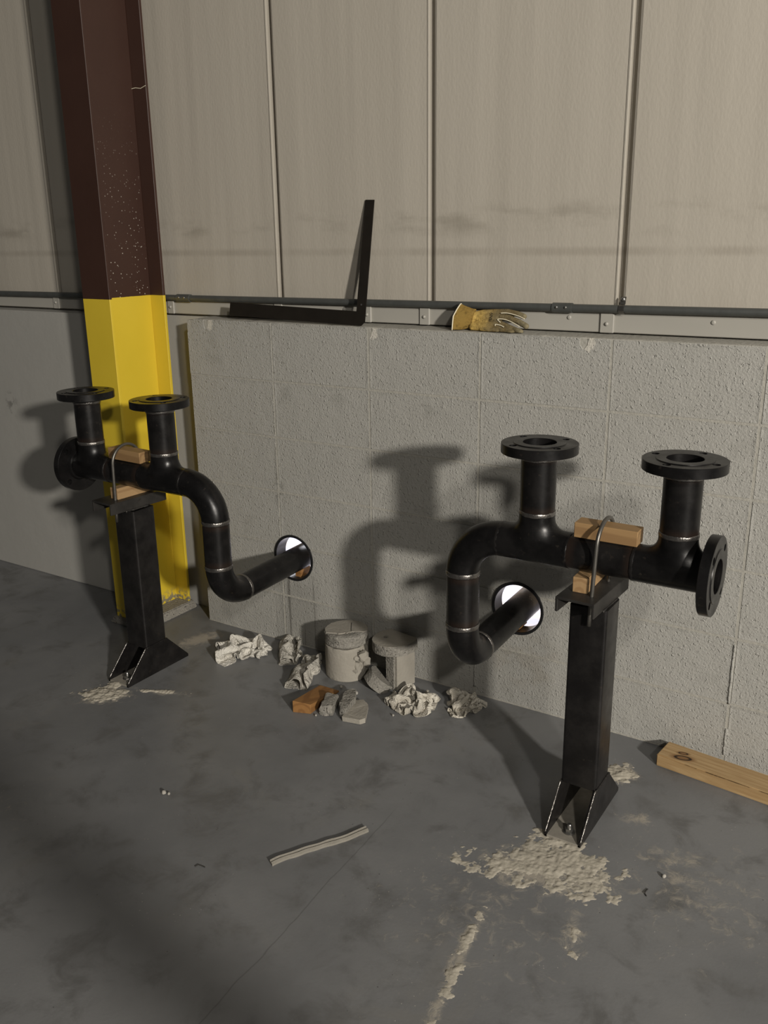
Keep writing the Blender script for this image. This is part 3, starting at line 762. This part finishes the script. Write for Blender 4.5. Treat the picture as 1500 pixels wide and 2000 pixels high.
for i in range(40):
    a = 2*PI*i/40; r_ = .0755*(1+.02*noise.noise(Vector((math.cos(a)*3, math.sin(a)*3, 1))))
    x, y = r_*math.cos(a), r_*math.sin(a); q = x*.55-y*.83
    if q > .030: f = .030/q+.25*noise.noise(Vector((x*60, y*60, 0))); x *= min(1, f); y *= min(1, f)
    pts.append((x, y))
prism(bm, pts, 2, .166, .1712)
for v in bm.verts: v.co.z += .012*v.co.x
fin('sawn_face', bm, 'core', k1)
fin('score_line', sweep(BM(), [(-.012, .050, .1713), (.012, .012, .1716), (.026, -.008, .1718)], .0012, 6), 'fibre', k1)
for i, (x, y, z, r_) in enumerate(((.066, -.030, .060, .020), (.070, -.005, .083, .024), (.062, -.036, .090, .015), (.070, .010, .055, .022), (.060, -.040, .040, .012))):
    bm = BM(); bmesh.ops.create_cube(bm, size=r_*1.3); bmesh.ops.subdivide_edges(bm, edges=bm.edges[:], cuts=4, use_grid_fill=True)
    for v in bm.verts: v.co += noise.noise_vector(v.co*50+Vector((i*5, 0, 0)))*r_*.5; v.co *= 1-.25*max(0, v.co.length/r_-.7)
    fin('fragment', bm, 'core', k1, (x, y, z), (i*.7, i*1.1, i*.5), True, 35)
# second core: half disc of face shell standing on its web
k2 = empty('concrete_core', (.545, -.062, 0), 'mushroom shaped drilled concrete core standing on its narrow web', 'concrete core')
bm = BM(); pts = []
for i in range(49):
    a = 2*PI*i/49; x, y = .079*math.cos(a), .079*math.sin(a)
    pts.append((x, min(y, .046)))
def slab(bm, pts, z0, z1, amp, seed):
    prism(bm, pts, 2, z0, z1); bmesh.ops.triangulate(bm, faces=[f for f in bm.faces if len(f.verts) > 4])
    bmesh.ops.subdivide_edges(bm, edges=[e for e in bm.edges if abs(e.verts[0].co.z-e.verts[1].co.z) > .01], cuts=4)
    for v in bm.verts:
        if z0+.001 < v.co.z < z1-.001 or v.co.z < z0+.001: v.co += noise.noise_vector(v.co*70+Vector((seed, 0, 0)))*amp
    return bm
fin('face_shell', slab(bm, pts, .134, .168, .0026, 3), 'agg', k2, None, (.03, -.05, -.25))
top = fin('shell_face', prism(BM(), [(x*.985, y*.985) for x, y in pts], 2, .1665, .1695), 'core', k2, None, (.03, -.05, -.25))
bm = slab(BM(), [(-.004, -.052), (.034, -.052), (.038, .040), (-.006, .040)], 0, .137, .0022, 8)
fin('web', bm, 'agg', k2, None, (0, 0, -.25))
fin('web_side', box(BM(), .032, .0445, -.046, .040, 0, .132, .001), 'core', k2, None, (0, 0, -.25))
for x, y, r_ in ((-.03, -.005, .009), (.052, .025, .006)):
    fin('pock_mark', solid(BM(), [(r_, .1694), (r_*.8, .1699)], 7), 'agg', k2, (x, y, .001), (.03, -.05, 0))
# rubble
def rubble(name, dims, loc, rz, seed, mat, label, cat='rubble', amp=.12, sub=3, tilt_=(0, 0)):
    bm = BM(); bmesh.ops.create_cube(bm, size=1); bmesh.ops.subdivide_edges(bm, edges=bm.edges[:], cuts=5, use_grid_fill=True)
    for v in bm.verts:
        q = v.co.copy(); n_ = noise.noise_vector(q*2.6+Vector((seed, seed, 0)))*amp + noise.noise_vector(q*8+Vector((0, seed, 0)))*amp*.35
        q += n_; L2 = v.co.length
        q *= 1-.16*max(0, L2-.6)
        v.co = Vector((q.x*dims[0], q.y*dims[1], q.z*dims[2]))
    rot = Matrix.Rotation(tilt_[0], 3, 'X') @ Matrix.Rotation(tilt_[1], 3, 'Y')
    for v in bm.verts: v.co = rot @ v.co
    zm = min(v.co.z for v in bm.verts)
    for v in bm.verts: v.co.z -= zm
    o = fin(name, bm, mat, None, loc, (0, 0, rz), True, 40); return tag(o, label, cat)
# leaning slice of core
bm = BM(); pts = [(.055*math.cos(a), .055*math.sin(a)) for a in [PI*.05+PI*1.0*i/20 for i in range(21)]]
slab(bm, pts, 0, .042, .0016, 5)
tag(fin('core_slice', bm, 'agg', None, (.500, -.128, .004), (.62, -.25, PI*.82), False), 'small grey wedge of drilled core leaning beside the upright core', 'rubble')
rubble('concrete_chunk', (.042, .085, .038), (.455, -.345, 0), .35, 2.1, 'agg', 'dark rough concrete chunk between orange wood wedge and broken shard')
sh = empty('concrete_shard', (.54, -.33, 0), 'pale flat broken concrete shard nearest the camera in the rubble', 'rubble')
bm = prism(BM(), [(-.045, .055), (-.01, .075), (.022, .055), (.062, -.022), (.052, -.040), (-.008, -.052), (-.014, -.03), (-.018, .0)], 2, 0, .016)
bmesh.ops.triangulate(bm, faces=bm.faces[:]); bmesh.ops.subdivide_edges(bm, edges=bm.edges[:], cuts=2); rough(bm, .002, 60, 2)
fin('flat_slab', bm, 'core', sh, (0, 0, .002))
bm = prism(BM(), [(-.075, .075), (-.052, .09), (-.022, .045), (-.012, .0), (-.006, -.035), (-.028, -.035), (-.05, .0), (-.068, .04)], 2, 0, .036)
bmesh.ops.triangulate(bm, faces=bm.faces[:]); bmesh.ops.subdivide_edges(bm, edges=bm.edges[:], cuts=2); rough(bm, .005, 45, 7)
fin('standing_flake', bm, 'agg', sh, (0, 0, .004))
# orange wood wedge
bm = BM()
vs = [(-.030, -.10, 0), (.030, -.085, 0), (.040, .085, 0), (-.036, .085, 0), (-.030, -.10, .042), (.030, -.085, .034), (.040, .085, .006), (-.036, .085, .010)]
V = [bm.verts.new(v) for v in vs]
for f in ((3, 2, 1, 0), (4, 5, 6, 7), (0, 1, 5, 4), (1, 2, 6, 5), (2, 3, 7, 6), (3, 0, 4, 7)): bm.faces.new([V[i] for i in f])
bmesh.ops.bevel(bm, geom=bm.edges[:], offset=.0012, segments=1, affect='EDGES')
tag(fin('wood_wedge', bm, 'wedge', None, (.378, -.315, 0), (0, 0, .10)), 'orange-brown wood wedge lying beside the dark chunk', 'wood wedge')
for i, (x, y, r_) in enumerate(((.47, -.21, .006), (.40, -.20, .005), (.33, -.967, .006), (.345, -.962, .004), (.655, -.27, .004), (.44, -.40, .004), (1.62, -.58, .005))):
    bm = BM(); bmesh.ops.create_icosphere(bm, subdivisions=2, radius=r_)
    for v in bm.verts: v.co *= 1+.35*noise.noise(v.co*180+Vector((i*3, 0, 0)))
    zm = min(v.co.z for v in bm.verts)
    for v in bm.verts: v.co.z -= zm
    tag(fin('pebble', bm, 'grit', None, (x, y, 0), None, True), ['tiny pale chip between core and shard', 'tiny pale chip in front of the tall core', 'small pale pebble alone on the floor at left', 'smaller pebble touching the lone pebble at left', 'tiny chip beside the right crumpled rag', 'tiny chip in front of the dark chunk', 'small pebble right of the right stand'][i], 'pebble', 'loose concrete chips')

# ------------------------------------------------------------------ rags
import numpy as np
def cloth(n, L, P, steps, seed, pull=(0, 0), grav=2.5, thick=.0065, asp=1.0):
    """small position-based cloth: n x n sheet, started at P, gathered and dropped on the floor"""
    rng = np.random.default_rng(seed)
    h = L/(n-1); X = P.reshape(-1, 3).copy(); V = np.zeros_like(X); I = np.arange(n*n).reshape(n, n)
    cons = []
    def add(a, b, d, k):
        a, b = a.ravel(), b.ravel(); cons.append((a, b, d, k))
    for off in (0, 1):
        add(I[:, off:-1:2], I[:, off+1::2], h*asp, 1.0); add(I[off:-1:2, :], I[off+1::2, :], h, 1.0)
    dg_ = h*math.hypot(1, asp)
    for off in (0, 1):
        add(I[off:-1:2, :-1], I[off+1::2, 1:], dg_, .5); add(I[off:-1:2, 1:], I[off+1::2, :-1], dg_, .5)
    for off in (0, 1, 2, 3):
        a, b = I[:, off:-2:4], I[:, off+2::4]; m = min(a.shape[1], b.shape[1]); add(a[:, :m], b[:, :m], 2*h*asp, .12)
        a, b = I[off:-2:4, :], I[off+2::4, :]; m = min(a.shape[0], b.shape[0]); add(a[:m], b[:m], 2*h, .12)
    dt = .012; far = None
    gi = np.stack(np.meshgrid(np.arange(n), np.arange(n), indexing='ij'), -1).reshape(-1, 2)
    near = (np.abs(gi[:, None, :]-gi[None, :, :]).max(-1) <= 1)
    for st_ in range(steps):
        V[:, 2] -= grav*dt
        if st_ < steps*.6:
            V[:, 0] -= X[:, 0]*pull[0]*dt; V[:, 1] -= X[:, 1]*pull[1]*dt
        V *= .94; Y = X+V*dt
        for it in range(6):
            for a, b, d, k in cons:
                D = Y[a]-Y[b]; l = np.linalg.norm(D, axis=1)+1e-9
                c = (D.T*((l-d)/l*.5*k)).T; Y[a] -= c; Y[b] += c
        if st_ % 2 == 0:
            D = Y[:, None, :]-Y[None, :, :]; l = np.sqrt((D**2).sum(-1))+1e-9
            w = np.where((l < thick) & ~near, (thick-l)/l*.25, 0)
            Y += (D*w[..., None]).sum(1)
        lo = Y[:, 2] < .002
        Y[lo, 2] = .002; Y[lo, :2] = X[lo, :2]+(Y[lo, :2]-X[lo, :2])*.5
        V = (Y-X)/dt; X = Y
    return X.reshape(n, n, 3)
def rag(loc, X, rz, mat, label, sc=1.0, zs=1.4):
    n = X.shape[0]; bm = BM(); c = X.reshape(-1, 3).mean(0)
    vs = [[bm.verts.new(((X[i, j, 0]-c[0])*sc, (X[i, j, 1]-c[1])*sc, X[i, j, 2]*sc*zs)) for j in range(n)] for i in range(n)]
    for i in range(n-1):
        for j in range(n-1): bm.faces.new((vs[i][j], vs[i+1][j], vs[i+1][j+1], vs[i][j+1]))
    me = smooth_me(evald(bm, [('SUBSURF', dict(levels=2, render_levels=2)), ('SOLIDIFY', dict(thickness=.0012, offset=0))]))
    zm = min(v.co.z for v in me.vertices)
    for v in me.vertices: v.co.z -= zm
    o = link('cotton_rag', me, mat, None, loc, (0, 0, rz)); return tag(o, label, 'rag', 'discarded cotton rags')
def crumple(n, L, shrink, hz, seed, asp=1.0):
    P = np.zeros((n, n, 3))
    for i in range(n):
        for j in range(n):
            u, v = (i/(n-1)-.5)*L, (j/(n-1)-.5)*L*asp
            w = noise.noise_vector(Vector((u*9+seed, v*9, seed*2.1))); w2 = noise.noise_vector(Vector((u*30, v*30+seed, 7)))
            P[i, j] = (u*shrink[0]+w.x*.035+w2.x*.016, v*shrink[1]+w.y*.035+w2.y*.016, hz*(.7+.7*w.z+.25*w2.z))
    P[..., 2] = np.maximum(P[..., 2], .004); return P
def roll(n, L, r, turns, ln, seed, flat=.85):
    P = np.zeros((n, n, 3))
    for i in range(n):
        for j in range(n):
            f = j/(n-1); a = f*turns*2*PI; R = r*(.55+.45*f); u = (i/(n-1)-.5)*ln
            w = noise.noise_vector(Vector((u*22+seed, a*.8, seed))); w3 = noise.noise_vector(Vector((u*48+seed, a*2.2, seed+3)))
            R *= 1+.38*w.x+.22*w3.x
            P[i, j] = (u+w.y*.012, R*math.cos(a)+w.z*.006, r*flat+.006+R*math.sin(a)*flat)
    P[..., 2] = np.maximum(P[..., 2], .003); return P
rag((-.068, -.165, 0), cloth(40, .36, crumple(40, .36, (.48, .32), .110, 2.0), 34, 1, (2, 4), 1.6), .75, 'rag', 'white crumpled cotton rag farthest left, nearest the left stand', .95)
rag((.080, -.080, 0), cloth(36, .20, roll(36, .20, .038, 1.15, .145, 5.0), 22, 2, (0, 0), 1.5), -.95, 'rag2', 'rolled pale rag between the crumpled white rag and the grey one')
rag((.238, -.186, 0), cloth(36, .23, roll(36, .23, .044, 1.2, .170, 8.4), 24, 3, (0, 0), 1.5), -1.25, 'rag2', 'grey bunched rag closest to the orange wood wedge')
rag((.668, -.180, 0), cloth(38, .33, crumple(38, .33, (.40, .28), .100, 11.3), 34, 4, (3, 6), 1.6), .45, 'rag3', 'stained crumpled rag below the mushroom shaped core')
rag((.822, -.088, 0), cloth(36, .25, crumple(36, .25, (.34, .34), .095, 15.9), 34, 5, (5, 5), 1.6), .9, 'rag3', 'smaller knotted rag at the wall below the right elbow')

# ------------------------------------------------------------------ lumber, strip, fibre
ln = fin('lumber_plank', box(BM(), 0, 1.0, -.089, 0, 0, .038, .003, 2), 'lumber', None, (1.472, -.022, 0), (0, 0, -.118))
tag(ln, 'knotty pale lumber plank lying along the wall base at right', 'lumber')
bm = BM(); a = Vector((.780, -1.042, .0035)); b = Vector((.904, -.801, .0035)); n = 40; rows = []
t_ = (b-a).normalized(); sd = Vector((-t_.y, t_.x, 0))
for i in range(n+1):
    f = i/n; c = a.lerp(b, f)+sd*(.006*math.sin(f*5.2+.6)+.003*noise.noise(Vector((f*6, 0, 0)))); w = .0085*(1+.25*noise.noise(Vector((f*9, 4, 0))))
    rows.append([bm.verts.new(c+sd*w*u+Vector((0, 0, h_-.0035))) for u, h_ in ((-1, 0), (-1, .005), (-.3, .0085), (.2, .006), (.75, .0095), (1, .006), (1, 0))])
for A, B in zip(rows, rows[1:]):
    for j in range(7): bm.faces.new((A[j], A[(j+1) % 7], B[(j+1) % 7], B[j]))
bm.faces.new(rows[0]); bm.faces.new(rows[-1][::-1])
tag(fin('caulk_strip', bm, 'strip', None, None, None, True, 50), 'long thin dried grey strip lying alone on the floor', 'strip')
for i, (x, y, a_) in enumerate(((.631, -1.14, .6), (1.60, -.655, 1.9))):
    bm = BM(); sweep(bm, [(-.012, 0, .0015), (-.004, .004, .003), (.005, .001, .002), (.014, -.004, .0015)], .0012, 6)
    tag(fin('fibre', bm, 'fibre', None, (x, y, 0), (0, 0, a_)), ['short dark fibre on the floor left of the strip', 'short dark fibre on the floor right of the dust'][i], 'debris')

# ------------------------------------------------------------------ piles of drilling dust
def dust(x0, x1, y0, y1, blobs, hmax, seed, label, res=.003, cut=.35, parent=None):
    nx, ny = int((x1-x0)/res), int((y1-y0)/res); bm = BM(); grid = {}
    def H(x, y):
        d = 0
        for bx, by, rx, ry, ro, s in blobs:
            dx, dy = x-bx, y-by; c_, s_n = math.cos(ro), math.sin(ro); u, v = (dx*c_+dy*s_n)/rx, (-dx*s_n+dy*c_)/ry
            d = max(d, s*(1-math.hypot(u, v)))
        q = Vector((x*22, y*22, seed)); n_ = noise.noise(q)+.75*noise.noise(q*2.3)+.6*noise.noise(q*5.3)+.4*noise.noise(q*11)
        return (d+.55*n_-cut) if d > 0 else -1
    for i in range(nx+1):
        for j in range(ny+1): grid[i, j] = H(x0+i*res, y0+j*res)
    V = {}
    def vert(i, j):
        if (i, j) not in V:
            h = grid[i, j]; x, y = x0+i*res, y0+j*res
            lump = noise.noise(Vector((x*60, y*60, seed)))*.5+noise.noise(Vector((x*150, y*150, seed)))*.3+1
            V[i, j] = bm.verts.new((x, y, min(h, 1)**.8*hmax*max(.3, lump) if h > 0 else max(-.004, h*hmax*1.5)))
        return V[i, j]
    for i in range(nx):
        for j in range(ny):
            q = [grid[a, b] for a, b in ((i, j), (i+1, j), (i+1, j+1), (i, j+1))]
            if max(q) > 0: bm.faces.new((vert(i, j), vert(i+1, j), vert(i+1, j+1), vert(i, j+1)))
    o = fin('dust_pile', bm, 'dust', None, None, None, True)
    return tag(o, label, 'dust', 'drilling dust piles', 'stuff')
dust(1.0, 1.75, -1.05, -.5, [(1.36, -.665, .17, .10, .45, 1.15), (1.27, -.745, .14, .07, .2, .8), (1.45, -.70, .14, .08, .9, .8), (1.51, -.735, .09, .03, .6, .7), (1.35, -.55, .04, .06, 0, 1.2), (1.36, -.585, .10, .05, .1, 1.1)], .0045, 1.0, 'tan drilling dust spilled in front of the right stand')
dust(1.25, 1.75, -1.35, -.85, [(1.305, -.99, .020, .11, .1, .75), (1.335, -1.15, .022, .14, .15, .72), (1.51, -.89, .022, .06, .3, .8)], .004, 5.0, 'thin streaks of tan dust at the bottom edge of the photo', .003, .4)
dust(1.25, 1.55, -.33, -.08, [(1.385, -.205, .06, .065, .3, 1.3)], .006, 9.0, 'small tan dust patch behind the right stand')
dust(-.5, .1, -.85, -.48, [(-.275, -.650, .10, .075, .5, 1.15), (-.30, -.60, .06, .05, 0, 1.1), (-.33, -.69, .09, .02, .2, .8), (-.13, -.545, .13, .016, .42, .8)], .008, 13.0, 'tan drilling dust spilled in front of the left stand')

# ------------------------------------------------------------------ unseen pole, added only to cast the soft shadow band on the floor
pa, pb = Vector((2.418, -1.743, .0)), Vector((3.95, -4.207, 2.928))
bm = sweep(BM(), [pa+(pb-pa)*.012, pa.lerp(pb, .5), pb], .062, 20)
tag(fin('shadow_pole', bm, 'conduit', None, None, None, True, 40), 'unseen thick pole added to cast the soft shadow band across the floor', 'pole')
